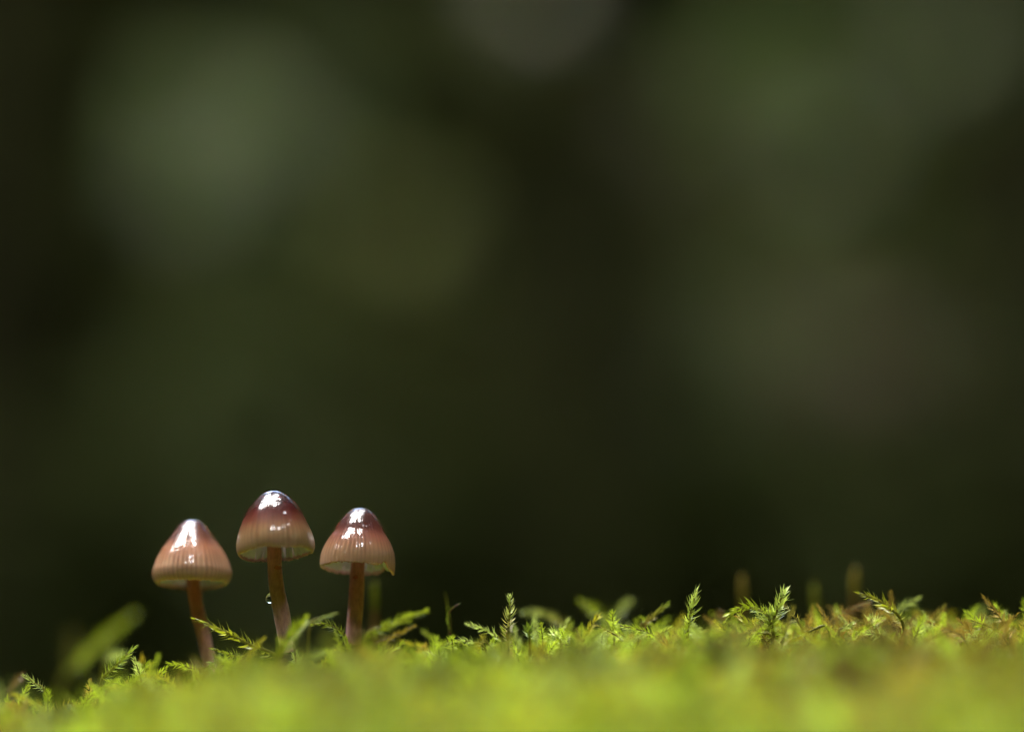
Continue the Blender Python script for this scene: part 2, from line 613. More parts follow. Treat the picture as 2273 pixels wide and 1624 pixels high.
rng = np.random.default_rng(31)
tree(-10, 620, 300, 0.0, 470, 'dark tree trunk at the far left edge behind the moss', rng)
tree(1300, 820, 210, -0.02, 470, 'dark tree trunk rising in the middle of the background', rng)
tree(2300, 700, 200, 0.01, 470, 'dark tree trunk at the far right edge behind the moss', rng)


def sapling(px, py, depth, rx, ry, colour, n, size, label, rng):
    """a young tree whose leafy crown is seen round (px, py)"""
    c0 = at(px, py, depth)
    s = PXCM * depth / FOC
    rx, ry = rx * 0.72, ry * 0.72
    ax = np.array([rx * s, rx * s * 0.8, ry * s])
    root = empty('sapling', (c0[0] + 6, c0[1] + 4, FLOOR_Z))
    tag(root, label, 'sapling', 'leafy saplings blurred in the background')
    base = np.array([c0[0] + 6, c0[1] + 4, FLOOR_Z - 2])
    pp = spline([base, (base * 0.6 + c0 * 0.4) + np.array([3, 2, 0]), c0 + np.array([0, 0, ax[2] * 0.7])], 12)
    V, Fc = tube(pp, np.linspace(1.6, 0.3, 12), 7)
    mesh_obj('trunk', V, Fc, M_BARK, root)
    for q in range(6):
        i = 5 + q
        a = rng.uniform(0, 6.28)
        e = pp[i] + np.array([math.cos(a) * ax[0], math.sin(a) * ax[1], ax[2] * 0.3]) * 0.8
        V, Fc = tube(spline([pp[i], (pp[i] + e) / 2 + np.array([0, 0, 1.5]), e], 5), np.linspace(0.5, 0.12, 5), 5)
        mesh_obj('limb', V, Fc, M_BARK, root)
    n = int(n * 3.2)
    size = size * 0.62
    c = rng.normal(size=(n, 3))
    c /= np.linalg.norm(c, axis=1, keepdims=True)
    c = c * rng.uniform(0, 1, (n, 1)) ** 0.6 * ax
    c *= 1 + 0.45 * vnoise(c, int(px), ax[0] * 0.55)[:, None]
    c += c0
    m = n // 10 if rx > 60 else 0                                               # loose leaves along the stem under the crown
    q = pp[rng.integers(4, 9, m)] + rng.normal(size=(m, 3)) * np.array([ax[0], ax[1], 6]) * 0.45
    c = np.concatenate([c, q])
    n = len(c)
    ln = size * rng.uniform(0.6, 1.3, n)
    cl = np.asarray(colour) * np.array([1.95, 1.72, 2.35]) * rng.uniform(0.6, 1.4, (n, 1)) * (1 + 0.10 * rng.normal(size=(n, 3)))  # leaf colour raised to carry the soft glows of the background
    V, Fc, cl = oval_leaves(c, ln, ln * 0.62, np.abs(cl), rng)
    tag(mesh_obj('crown', V, Fc, M_WOOD, root, col=cl, smooth=False), kind='stuff')


SAP = [
    (470, 360, 940, 200, 230, (0.110, 0.158, 0.051), 420, 7, 'grey green sapling crown with a painted glow at the upper left'),
    (690, 210, 1080, 170, 170, (0.083, 0.116, 0.036), 300, 8, 'dim grey green sapling right of the upper left one'),
    (880, 570, 800, 150, 170, (0.130, 0.170, 0.045), 340, 6, 'olive sapling crown high above the right mushroom'),
    (1210, 20, 1000, 150, 160, (0.129, 0.163, 0.060), 300, 7, 'pale grey sapling crown at the top centre edge'),
    (1760, 190, 1020, 260, 260, (0.078, 0.121, 0.030), 520, 8, 'broad green sapling crown at the upper right'),
    (1900, 500, 900, 190, 210, (0.083, 0.116, 0.030), 340, 6, 'mid green sapling below the broad upper right one'),
    (2140, 120, 1060, 150, 180, (0.092, 0.131, 0.042), 300, 8, 'grey green sapling near the top right corner'),
    (1920, 840, 940, 220, 180, (0.105, 0.105, 0.045), 340, 7, 'brownish sapling low on the right of the background'),
    (520, 850, 980, 240, 220, (0.046, 0.068, 0.015), 400, 8, 'dark green sapling low behind the left mushroom'),
    (1620, 720, 1060, 180, 260, (0.055, 0.074, 0.024), 380, 8, 'dull sapling between the middle trunk and the brownish one'),
    (590, 290, 680, 58, 60, (0.16, 0.19, 0.11), 90, 7, 'small thin sapling added for a light disc just right of the upper left crown'),
    (400, 430, 640, 60, 60, (0.16, 0.19, 0.11), 90, 7, 'small thin sapling added for a light disc under the upper left crown'),
    (1195, -20, 660, 70, 60, (0.25, 0.28, 0.17), 110, 7, 'small pale sapling added for a light disc, cut by the top edge of the picture'),
    (1830, 340, 700, 60, 60, (0.20, 0.24, 0.12), 90, 7, 'small sapling added for a light disc inside the broad green one at right'),
    (2080, 120, 680, 55, 60, (0.21, 0.25, 0.14), 90, 7, 'small thin sapling added for a light disc at the upper right corner'),
    (930, 520, 720, 55, 60, (0.11, 0.13, 0.05), 80, 7, 'small thin sapling added for a light disc behind the olive crown'),
    (1930, 780, 680, 60, 60, (0.13, 0.135, 0.075), 90, 7, 'small buff sapling added for a light disc behind the brownish one'),
    (1500, 330, 640, 90, 120, (0.05, 0.06, 0.028), 90, 6, 'small dim sapling left of the broad green one at right'),
]
for s_ in SAP:
    sapling(*s_[:9], rng)


# ------------------------------------------------------------------ moss
def shoot_leaves(path, n, L0, spread, rng, t0=0.05, curl=0.35, detail=2, tipbunch=0.12, wid=0.30):
    """per-leaf frames along a path: position, direction, side, up, length"""
    t = np.linspace(t0, 1.0, n) ** 0.95
    q = t * (len(path) - 1)
    i0 = np.clip(q.astype(int), 0, len(path) - 2)
    fr = (q - i0)[:, None]
    pos = path[i0] * (1 - fr) + path[i0 + 1] * fr
    T, A, B = frames(path)
    T = T[i0]; A = A[i0]; B = B[i0]
    th = np.arange(n) * 2.39996 + rng.uniform(0, 6.28) + rng.normal(size=n) * 0.25
    rad = np.cos(th)[:, None] * A + np.sin(th)[:, None] * B
    ang = (spread[0] + (spread[1] - spread[0]) * t ** 1.6) + rng.normal(size=n) * 0.24
    d = np.cos(ang)[:, None] * T + np.sin(ang)[:, None] * rad
    side = np.cross(T, rad)
    up = np.cross(side, d)
    ln = L0 * (1.0 - 0.45 * np.clip((t - 0.6) / 0.4, 0, 1)) * (0.75 + 0.25 * np.clip(t / 0.25, 0, 1)) * rng.uniform(0.6, 1.25, n)
    return pos, d, side, up, ln, t


def leaf_geo(pos, d, side, up, ln, curl, wid=0.30, detail=2):
    n = len(pos)
    ln = ln[:, None]
    w_ = ln * wid
    sg = curl * ln
    if detail >= 2:
        pts = [pos,
               pos + d * ln * 0.28 + side * w_ * 0.5 + up * w_ * 0.18,
               pos + d * ln * 0.28 - side * w_ * 0.5 + up * w_ * 0.18,
               pos + d * ln * 0.62 + side * w_ * 0.26 + up * (w_ * 0.10) - up * sg * 0.25,
               pos + d * ln * 0.62 - side * w_ * 0.26 + up * (w_ * 0.10) - up * sg * 0.25,
               pos + d * ln * 1.0 - up * sg * 0.75]
        tri = np.array([[0, 1, 2], [1, 3, 2], [2, 3, 4], [3, 5, 4]])
        k = 6
    else:
        pts = [pos, pos + d * ln * 0.4 + side * w_ * 0.5, pos + d * ln * 0.4 - side * w_ * 0.5, pos + d * ln - up * sg * 0.6]
        tri = np.array([[0, 1, 2], [1, 3, 2]])
        k = 4
    V = np.stack(pts, axis=1).reshape(-1, 3)
    Fc = (tri[None] + (np.arange(n) * k)[:, None, None]).reshape(-1, 3)
    return V, Fc, k


G_BRIGHT = np.array([0.245, 0.310, 0.013])
G_FRESH = np.array([0.190, 0.275, 0.020])
G_PALE = np.array([0.33, 0.41, 0.085])
G_YELL = np.array([0.31, 0.25, 0.014])
G_OLIVE = np.array([0.150, 0.140, 0.018])
G_BROWN = np.array([0.13, 0.08, 0.022])
G_STEM = np.array([0.10, 0.08, 0.013])

# carpet of shoots that nobody could count
rng = np.random.default_rng(77)
pos_l = []
sp = 0.235
ys = np.arange(-18.0, 9.0, sp)
for y in ys:
    s = sp * (1.25 if y < -4 else (1.0 if y < 4 else 1.3))
    xs = np.arange(-12.5, 12.5, s)
    pos_l.append(np.stack([xs + rng.uniform(-0.5, 0.5, len(xs)) * s * 1.3, y + rng.uniform(-0.5, 0.5, len(xs)) * sp * 1.3], axis=1))
pos_l = np.concatenate(pos_l)
half = FW / 2 * (50 + pos_l[:, 1]) / 50 + 3.0
pos_l = pos_l[np.abs(pos_l[:, 0]) < half]
pz = ground_z(pos_l[:, 0], pos_l[:, 1])
pn1 = vnoise(pos_l, 41, 0.4)
pn2 = vnoise(pos_l, 42, 0.25)
pn3 = vnoise(pos_l, 43, 0.55)
pn4 = vnoise(pos_l * np.array([1, 0.4]), 44, 0.3)


def blotch(p):  # front moss tone: olive patches, plus clump shading put into the colour
    far = np.clip((-p[:, 1] - 1) / 2.0, 0, 1)
    return np.clip(1 + far * 0.75 * vnoise(p * np.array([1, 0.3]), 46, 0.30), 0.3, 1.9)


pbl = blotch(pos_l)
VV, FF, CC = [], [], []
nv = 0
for i in range(len(pos_l)):
    x, y = pos_l[i]
    crisp = -3.0 < y < 6
    h = (0.50 + 0.16 * pn2[i]) * rng.uniform(0.8, 1.15)
    if crisp: h *= 0.78 * (1.25 if rng.uniform() < 0.15 else 1.0)
    elif -6 < y < 0 and rng.uniform() < 0.10: h *= 1.4
    a = rng.uniform(0, 6.28)
    ben = rng.uniform(0.15, 0.75) * h
    b0 = np.array([x, y, pz[i] - 0.05])
    tip = b0 + np.array([math.cos(a) * ben, math.sin(a) * ben, h])
    mid = (b0 + tip) / 2 + np.array([-math.cos(a), -math.sin(a), 0]) * ben * 0.25 + np.array([0, 0, h * 0.10])
    path = spline([b0, mid, tip], 9)
    nl = 64 if crisp else 22
    L0 = rng.uniform(0.075, 0.125) if crisp else rng.uniform(0.17, 0.24)
    p_, d_, s_, u_, l_, t_ = shoot_leaves(path, nl, L0, (1.3, 0.62), rng, t0=0.15)
    V, Fc, k = leaf_geo(p_, d_, s_, u_, l_, 0.35, 0.21 if crisp else 0.34, 2 if crisp else 1)
    m = pn1[i] + 0.5 * rng.normal() * 0.5
    px = 1136.5 + x / PXCM
    brownish = 0.55 * math.exp(-((px - 1950) / 260) ** 2) * (1 if -3 < y < 2 else 0.3) + 0.25 * math.exp(-((px - 60) / 120) ** 2)
    base = G_BRIGHT * 0.6 + G_FRESH * 0.4
    if m > 0.45: base = G_FRESH * 0.6 + G_PALE * 0.4
    elif m < -0.55: base = G_OLIVE * 0.6 + G_YELL * 0.4
    if pn3[i] > 0.6: base = base * 0.5 + G_OLIVE * 0.5
    if rng.uniform() < 0.06 + brownish: base = G_BROWN * 0.6 + G_OLIVE * 0.4
    if rng.uniform() < 0.05: base = G_YELL
    base = base * 1.0 * (1 + 0.40 * pn4[i]) * (1 + 0.22 * pn1[i]) * pbl[i]
    c = base[None] * rng.uniform(0.8, 1.2, (nl, 1))
    old = np.clip(1 - t_ / 0.55, 0, 1)[:, None] * 0.7
    c = c * (1 - old) + (G_OLIVE * 0.7) * old
    VV.append(V); FF.append(Fc + nv); CC.append(np.repeat(c, k, axis=0))
    nv += len(V)
# taller feathery fronds lying over the carpet
fr = []
for y in np.arange(-12.0, 5.0, 0.40):
    xs = np.arange(-11.5, 11.5, (0.36 if -1.5 < y < 3.5 else 0.50) if y > -4 else 0.62)
    fr.append(np.stack([xs + rng.uniform(-0.35, 0.35, len(xs)), np.full(len(xs), y) + rng.uniform(-0.25, 0.25, len(xs))], axis=1))
fr = np.concatenate(fr)
fr = fr[np.abs(fr[:, 0]) < FW / 2 * (50 + fr[:, 1]) / 50 + 2.0]
fz = ground_z(fr[:, 0], fr[:, 1])
fbl = blotch(fr)
for i in range(len(fr)):
    x, y = fr[i]
    px = 1136.5 + x / PXCM
    if -0.6 < y < 1.6 and 330 < px < 900 and rng.uniform() < 0.7:      # the mushrooms stand here
        continue
    a = rng.uniform(0, 6.28)
    ln = rng.uniform(0.65, 1.05)
    lean = rng.uniform(0.5, 1.15)
    b0 = np.array([x, y, fz[i] + (0.0 if y > -5 else 0.1)])
    dx = np.array([math.cos(a), math.sin(a), 0])
    m1 = b0 + (dx * math.sin(lean * 0.6) + np.array([0, 0, math.cos(lean * 0.6)])) * ln * 0.5
    tip = m1 + (dx * math.sin(lean * 1.25) + np.array([0, 0, math.cos(lean * 1.25)])) * ln * 0.5
    path = spline([b0, m1, tip], 12)
    nl = 84 if y > -4 else 54
    p_, d_, s_, u_, l_, t_ = shoot_leaves(path, nl, rng.uniform(0.11, 0.155), (1.3, 0.55), rng, t0=0.08)
    V, Fc, k = leaf_geo(p_, d_, s_, u_, l_, 0.12, 0.21 if y > -4 else 0.30, 2 if y > -4 else 1)
    q = rng.uniform()
    brown = 0.10 + 0.40 * math.exp(-((px - 1950) / 280) ** 2) + 0.3 * math.exp(-((px - 60) / 120) ** 2)
    if q < brown: base = G_BROWN * 0.7 + G_YELL * 0.4
    elif q < brown + 0.12: base = G_PALE * 0.8
    elif q < brown + 0.24: base = G_YELL * 0.6 + G_BRIGHT * 0.4
    elif q < brown + 0.36: base = G_OLIVE
    else: base = G_BRIGHT * 0.75 + G_FRESH * 0.35
    c = base[None] * rng.uniform(0.75, 1.25, (nl, 1)) * (rng.uniform(1.05, 1.65) if y > -2 else rng.uniform(0.45, 1.55)) * fbl[i]  # wide brightness spread in front paints in the shading between clumps
    old = np.clip(1 - t_ / 0.35, 0, 1)[:, None] * 0.6
    c = c * (1 - old) + (G_OLIVE * 0.8) * old
    VV.append(V); FF.append(Fc + nv); CC.append(np.repeat(c, k, axis=0))
    nv += len(V)
    V, Fc = tube(path, np.linspace(0.018, 0.008, 12), 3, cap=False)
    Fc = np.array([t3 for q4 in Fc for t3 in ((q4[0], q4[1], q4[2]), (q4[0], q4[2], q4[3]))])
    VV.append(V); FF.append(Fc + nv); CC.append(np.repeat(G_STEM[None], len(V), axis=0))
    nv += len(V)
carpet = mesh_obj('moss_carpet', np.concatenate(VV), np.concatenate(FF), M_CARPET, col=np.concatenate(CC))
tag(carpet, 'bright yellow green moss carpet covering the mound, blurred towards the camera', 'moss', kind='stuff')
rng = np.random.default_rng(5)
DV, DF = [], []
nv = 0
la = np.linspace(0, math.pi, 8)
lo = np.linspace(0, 2 * math.pi, 12, endpoint=False)
LA, LO = np.meshgrid(la, lo, indexing='ij')
unit = np.stack([np.sin(LA) * np.cos(LO), np.sin(LA) * np.sin(LO), np.cos(LA)], axis=-1).reshape(-1, 3)
ii = np.arange(96).reshape(8, 12)
jj = np.roll(ii, -1, axis=1)
uf = np.stack([ii[:-1], ii[1:], jj[1:], jj[:-1]], axis=-1).reshape(-1, 4)
sel = [i for i in range(len(pos_l)) if -9 < pos_l[i][1] < 2.5]
for i in rng.choice(sel, 150, replace=False):
    r_ = rng.uniform(0.016, 0.042)
    V = VV[i]
    p_ = V[np.argsort(V[:, 2])[-6]]
    DV.append(unit * r_ + p_)
    DF.append(uf + nv)
    nv += 96
dew = mesh_obj('dew', np.concatenate(DV), np.concatenate(DF), M_WATER)
tag(dew, 'tiny dew beads sparkling on the moss carpet', 'dew', kind='stuff')
print('carpet shoots', len(pos_l), 'tris', sum(len(f) for f in FF))


# single shoots one can point to
LEAF_CACHE = {}


def unit_leaf(colname, col):
    if colname in LEAF_CACHE:
        return LEAF_CACHE[colname]
    V, Fc, k = leaf_geo(np.zeros((1, 3)), np.array([[1.0, 0, 0]]), np.array([[0, 1.0, 0]]), np.array([[0, 0, 1.0]]),
                        np.array([1.0]), 0.15, 0.24, 2)
    me = bpy.data.meshes.new('leaf')
    me.from_pydata(V.tolist(), [], Fc.tolist())
    a = me.attributes.new('Col', 'FLOAT_COLOR', 'POINT')
    c = np.ones((len(V), 4), dtype=np.float32)
    c[:, :3] = col
    a.data.foreach_set('color', c.ravel())
    me.polygons.foreach_set('use_smooth', np.ones(len(me.polygons), dtype=bool))
    me.materials.append(M_MOSS)
    LEAF_CACHE[colname] = me
    return me


def shoot(label, pts, depth, reach, col, n=46, single=False, spread=(1.2, 0.3), root_drop=0.5, stemcol=None, curl=0.15,
          wid=0.24, cat='moss shoot', name='moss_shoot', tipcol=None, seed=1):
    """pts: from base to tip, picture points; reach: length of a leaf in picture pixels"""
    rg = np.random.default_rng(seed)
    P3 = [at(p[0], p[1], depth + (p[2] if len(p) > 2 else 0)) for p in pts]
    b = P3[0].copy()
    foot = b + (P3[0] - P3[1]) * 0.25 - np.array([0, 0, root_drop])
    root = empty(name, foot)
    tag(root, label, cat, 'moss shoots standing out of the carpet')
    path = spline([foot] + P3, 26)
    vis = spline(P3, 22)
    lw = 0.016 * reach / 24 + 0.006
    V, Fc = tube(path, np.linspace(lw * 1.5, lw * 0.6, 26), 6)
    sc = G_STEM * np.array([1.4, 1.7, 1.2]) if stemcol is None else stemcol
    mesh_obj('stem', V, Fc, M_MOSS, root, col=np.repeat(sc[None], len(V), axis=0))
    n = int(n * 1.45)
    spread = (spread[0] + 0.05, spread[1] + 0.18)
    L0 = 1.10 * reach * PXCM * depth / FOC
    p_, d_, s_, u_, l_, t_ = shoot_leaves(vis, n, L0, spread, rg, t0=0.0)
    col = np.asarray(col)
    tc = col if tipcol is None else np.asarray(tipcol)
    if single:
        off = np.array(root.location)
        shades = [0.75, 0.95, 1.15, 1.3]
        for i in range(n):
            f = int(rg.integers(0, 4))
            q = int(round(t_[i] * 3))
            cc_ = (col * (1 - q / 3) + tc * q / 3) * shades[f]
            me = unit_leaf((label, f, q), cc_)
            o = bpy.data.objects.new('leaf', me)
            M = Matrix([[*(d_[i] * l_[i]), 0], [*(s_[i] * l_[i]), 0], [*(u_[i] * l_[i]), 0], [0, 0, 0, 1]]).transposed()
            M.translation = Vector((p_[i] - off).tolist())
            COL.objects.link(o)
            o.parent = root
            o.matrix_basis = M
    else:
        V, Fc, k = leaf_geo(p_, d_, s_, u_, l_, curl, wid, 2)
        c = (col[None] * (1 - t_[:, None]) + tc[None] * t_[:, None]) * rg.uniform(0.7, 1.3, (n, 1))
        o = mesh_obj('foliage', V, Fc, M_MOSS, root, col=np.repeat(c, k, axis=0))
        tag(o, kind='stuff')
    return root


GY_ = G_BRIGHT * 0.7 + G_YELL * 0.3
SH = [
    # label, points base>tip, depth, reach, colour, options
    ('yellow green spiky moss shoot leaning left in front of the left mushroom stem',
     [(620, 1462), (550, 1428), (487, 1396), (432, 1373)], 49.8, 27, GY_, dict(n=54, single=True, spread=(1.2, 0.35))),
    ('small spiky moss shoot just right of the left mushroom foot',
     [(548, 1466), (520, 1455), (474, 1440)], 50.0, 19, G_BRIGHT, dict(n=38, single=True)),
    ('low spiky moss shoot lying left of the left mushroom foot',
     [(470, 1492), (430, 1483), (385, 1474)], 50.4, 20, G_OLIVE, dict(n=40, tipcol=G_BRIGHT)),
    ('pale little moss shoot drooping below the left mushroom foot',
     [(520, 1470), (478, 1468), (446, 1494)], 49.7, 16, G_PALE * 0.8, dict(n=36)),
    ('long blurred moss shoot slanting up right at the far left',
     [(140, 1500), (190, 1452), (245, 1402), (297, 1362)], 57.0, 24, G_BRIGHT * 1.6, dict(n=80, spread=(1.1, 0.5), wid=0.22)),
    ('faint upright moss shoot behind the long blurred slanting one',
     [(158, 1480), (160, 1440), (162, 1402)], 60.0, 20, G_OLIVE, dict(n=40, spread=(0.6, 0.3))),
    ('sharp moss shoot leaning right beside the yellow bud at left',
     [(225, 1512), (250, 1484), (278, 1456), (297, 1438)], 49.8, 23, G_BRIGHT * 0.85, dict(n=46, single=True, tipcol=G_FRESH)),
    ('pale blurred moss tuft behind the sharp shoot at left',
     [(232, 1470), (250, 1456), (270, 1450)], 53.0, 26, G_PALE, dict(n=30)),
    ('orange yellow moss bud standing right of the sharp shoot at left',
     [(308, 1520), (312, 1488), (315, 1458)], 51.2, 18, G_YELL * 1.1, dict(n=44, spread=(0.45, 0.2), wid=0.5)),
    ('pale moss shoot tip leaning left near the left picture edge',
     [(98, 1532), (78, 1516), (54, 1499)], 50.0, 17, G_PALE * 0.8, dict(n=34)),
    ('brown withered moss shoot at the left picture edge',
     [(18, 1556), (32, 1524), (46, 1498)], 51.6, 24, G_BROWN * 0.8, dict(n=44)),
    ('arched spiky moss shoot between the middle and right mushroom stems',
     [(770, 1424), (752, 1398), (722, 1384), (694, 1386)], 50.2, 20, G_BRIGHT * 0.8, dict(n=46, single=True)),
    ('blunt pale moss tip pointing right beside the right mushroom stem',
     [(690, 1385), (718, 1370), (748, 1360)], 51.2, 13, G_PALE * 0.75, dict(n=40, spread=(0.6, 0.3))),
    ('thick blurred moss shoot covering the middle mushroom foot',
     [(612, 1462), (640, 1418), (676, 1374)], 48.6, 30, G_BRIGHT, dict(n=80, spread=(1.1, 0.5), wid=0.22)),
    ('dark withered moss shoot below the middle mushroom foot',
     [(656, 1470), (654, 1444), (652, 1418)], 49.6, 14, G_BROWN * 0.6, dict(n=30)),
    ('blunt yellow green moss shoot pointing right past the right mushroom foot',
     [(812, 1412), (860, 1388), (905, 1371), (945, 1356)], 51.2, 22, G_BRIGHT * 1.1, dict(n=84, spread=(1.05, 0.4), wid=0.22)),
    ('olive moss shoot lying under the blunt yellow green one',
     [(832, 1436), (868, 1414), (920, 1389)], 50.8, 16, G_YELL * 0.75, dict(n=48, spread=(0.75, 0.3), stemcol=G_BROWN)),
    ('bare curved moss shoot like a hooked finger on a reddish stalk',
     [(1003, 1446), (998, 1404), (993, 1370), (1004, 1350), (1018, 1340)], 50.7, 9, G_FRESH * 0.8, dict(n=70, spread=(0.35, 0.15), stemcol=np.array([0.10, 0.035, 0.02]))),
    ('thin green moss needle left of the hooked finger shoot',
     [(998, 1385), (994, 1350), (988, 1316)], 51.4, 8, G_BRIGHT, dict(n=36, spread=(0.3, 0.15))),
    ('bright pale moss shoot pointing left below the brownish upright one',
     [(1112, 1424), (1090, 1404), (1064, 1392), (1036, 1384)], 50.3, 18, G_PALE, dict(n=44, single=True, spread=(0.8, 0.3))),
    ('low whitish moss shoot beside the hooked finger stalk',
     [(1078, 1440), (1046, 1424), (1012, 1420)], 50.0, 17, G_PALE, dict(n=38)),
    ('brownish upright bristly moss shoot in the picture centre',
     [(1128, 1436), (1129, 1400), (1131, 1360), (1132, 1322)], 50.0, 24, G_BROWN * 0.9 + G_YELL * 0.3, dict(n=60, single=True, tipcol=G_PALE, spread=(1.1, 0.4))),
    ('small bristly moss tuft right of the brownish upright shoot',
     [(1176, 1420), (1174, 1404), (1172, 1390)], 49.9, 22, G_FRESH * 0.7, dict(n=26)),
    ('blurred olive moss shoot arching left above the white tuft',
     [(1270, 1400), (1232, 1374), (1198, 1360), (1166, 1358)], 52.4, 24, G_OLIVE * 1.2, dict(n=64, spread=(0.9, 0.45), tipcol=G_PALE * 0.7)),
    ('whitish moss tuft under the olive arching shoot',
     [(1246, 1430), (1238, 1416), (1228, 1400)], 49.9, 24, G_PALE * 1.15, dict(n=24)),
    ('left fork of the blurred forked moss shoot right of centre',
     [(1352, 1412), (1346, 1380), (1322, 1356), (1289, 1334)], 53.2, 23, G_BRIGHT, dict(n=80, spread=(1.25, 0.7), wid=0.2)),
    ('right fork of the blurred forked moss shoot right of centre',
     [(1352, 1412), (1360, 1378), (1378, 1350), (1398, 1330)], 53.4, 23, G_BRIGHT * 0.9, dict(n=80, spread=(1.25, 0.7), wid=0.2, tipcol=G_PALE * 0.8)),
    ('brown green moss shoot leaning right beside the sharp upright one',
     [(1420, 1398), (1446, 1370), (1483, 1338)], 50.6, 19, G_BROWN + G_YELL * 0.25, dict(n=56, tipcol=G_FRESH * 0.8, spread=(0.7, 0.4))),
    ('sharp upright moss shoot like a tiny fir tree right of centre',
     [(1526, 1412), (1530, 1376), (1538, 1340), (1545, 1308)], 50.0, 25, G_BRIGHT, dict(n=52, single=True, spread=(1.15, 0.35), tipcol=G_PALE)),
    ('brown blurred moss clump left of the bushy curling shoot',
     [(1580, 1404), (1590, 1380), (1598, 1358)], 52.0, 20, G_BROWN * 0.8, dict(n=36)),
    ('bushy curling moss shoot with drooping spiky tip on the left',
     [(1716, 1402), (1700, 1362), (1662, 1348), (1630, 1356), (1612, 1380)], 49.9, 27, G_BRIGHT * 0.95, dict(n=72, single=True, spread=(1.1, 0.5))),
    ('tall bushy moss shoot with pale bristly tip on the right',
     [(1694, 1420), (1712, 1384), (1728, 1344), (1740, 1312)], 50.0, 34, G_BRIGHT, dict(n=66, single=True, spread=(1.1, 0.45), tipcol=G_PALE)),
    ('glossy moss shoot crossing low between the two bushy ones',
     [(1712, 1412), (1690, 1404), (1664, 1388), (1644, 1366)], 49.7, 22, GY_, dict(n=44)),
    ('withered brown moss shoot reaching right under the faint stalk',
     [(1838, 1388), (1866, 1366), (1898, 1348), (1928, 1338)], 50.8, 20, G_BROWN * 1.1, dict(n=54, tipcol=G_BROWN)),
    ('brown moss shoot lying low right of the tall bushy one',
     [(1836, 1392), (1800, 1400), (1758, 1422)], 50.0, 17, G_BROWN * 0.7, dict(n=44, tipcol=G_FRESH * 0.6)),
    ('sharp yellow moss shoot leaning left at upper right',
     [(2004, 1384), (1976, 1350), (1945, 1330), (1909, 1316)], 50.0, 24, GY_ * 0.85, dict(n=44, single=True, spread=(1.25, 0.35))),
    ('fuzzy pale moss shoot leaning right beside the sharp yellow one',
     [(1968, 1376), (2000, 1350), (2040, 1326)], 51.0, 19, G_PALE * 0.75, dict(n=66, spread=(1.15, 0.6), wid=0.2)),
    ('white green moss star under the sharp yellow shoot',
     [(1942, 1398), (1938, 1386), (1934, 1374)], 50.2, 26, G_PALE * 1.1, dict(n=22)),
    ('pale pointed moss bud under the withered brown shoot',
     [(1862, 1402), (1874, 1394), (1890, 1384)], 49.9, 20, G_PALE, dict(n=22, spread=(0.6, 0.3))),
    ('blurred rounded moss shoot near the right picture edge',
     [(2150, 1400), (2168, 1376), (2180, 1354)], 53.2, 24, G_PALE * 0.6, dict(n=50, spread=(0.8, 0.4), wid=0.5)),
    ('thin upright moss shoot second from the right picture edge',
     [(2214, 1402), (2222, 1380), (2231, 1356)], 50.6, 15, G_PALE * 0.8, dict(n=34)),
    ('yellow brown moss clump between the fuzzy and rounded shoots',
     [(2046, 1400), (2040, 1380), (2034, 1362)], 52.0, 19, G_YELL * 0.8, dict(n=44)),
    ('whitish moss tip poking out of brown moss at right',
     [(2190, 1426), (2172, 1416), (2154, 1412)], 49.8, 18, G_PALE, dict(n=24)),
]
for i, (lab, pts, dp, reach, col, kw) in enumerate(SH):
    shoot(lab, pts, dp, reach, col, seed=200 + i, **kw)


# blurred spore stalks behind
def stalk(label, pts, depth, tipc, wpx, seed):
    P3 = [at(px, py, depth) for px, py in pts]
    foot = P3[0] - np.array([0, 0, 1.2])
    root = empty('moss_stalk', foot)
    tag(root, label, 'moss stalk', 'thin spore stalks blurred behind the moss')
    path = spline([foot] + P3, 14)
    r = wpx * PXCM * depth / FOC / 2
    V, Fc = tube(path, np.linspace(r, r * 0.8, 14), 7)
    mesh_obj('stem', V, Fc, M_MOSS, root, col=np.repeat(np.array([[0.20, 0.12, 0.03]]), len(V), axis=0))
    tp = P3[-1]
    t = np.linspace(0, 1, 10)
    dirv = (P3[-1] - P3[-2]) / np.linalg.norm(P3[-1] - P3[-2])
    ln = 62 * PXCM * depth / FOC
    pp = tp[None] - dirv[None] * ln * 0.6 + dirv[None] * (t[:, None] * ln)
    rad = r * (0.85 + 0.35 * np.sin(t * math.pi) ** 0.8) * (1 - 0.5 * t ** 2)
    V, Fc = tube(pp, rad, 9)
    mesh_obj('spore_capsule', V, Fc, M_MOSS, root, col=np.repeat(np.asarray(tipc)[None], len(V), axis=0))


stalk('blurred spore stalk with green capsule behind the right mushroom stem', [(830, 1400), (832, 1350), (832, 1316)], 53.6, (0.19, 0.22, 0.012), 12, 1)
stalk('blurred brown spore stalk left of the tall bushy moss', [(1650, 1400), (1649, 1340), (1648, 1300)], 54.5, (0.24, 0.19, 0.03), 14, 2)
stalk('faint green spore stalk left of the withered brown shoot', [(1812, 1390), (1810, 1350), (1808, 1316)], 54.6, (0.20, 0.22, 0.02), 13, 3)
stalk('tallest blurred brown spore stalk above the withered brown shoot', [(1894, 1390), (1896, 1330), (1898, 1284)], 54.6, (0.24, 0.20, 0.03), 15, 4)


# ------------------------------------------------------------------ mushrooms
def lerp_cols(t, stops):
    ts = [s[0] for s in stops]
    return np.stack([np.interp(t, ts, [s[1][k] for s in stops]) for k in range(3)], axis=-1)


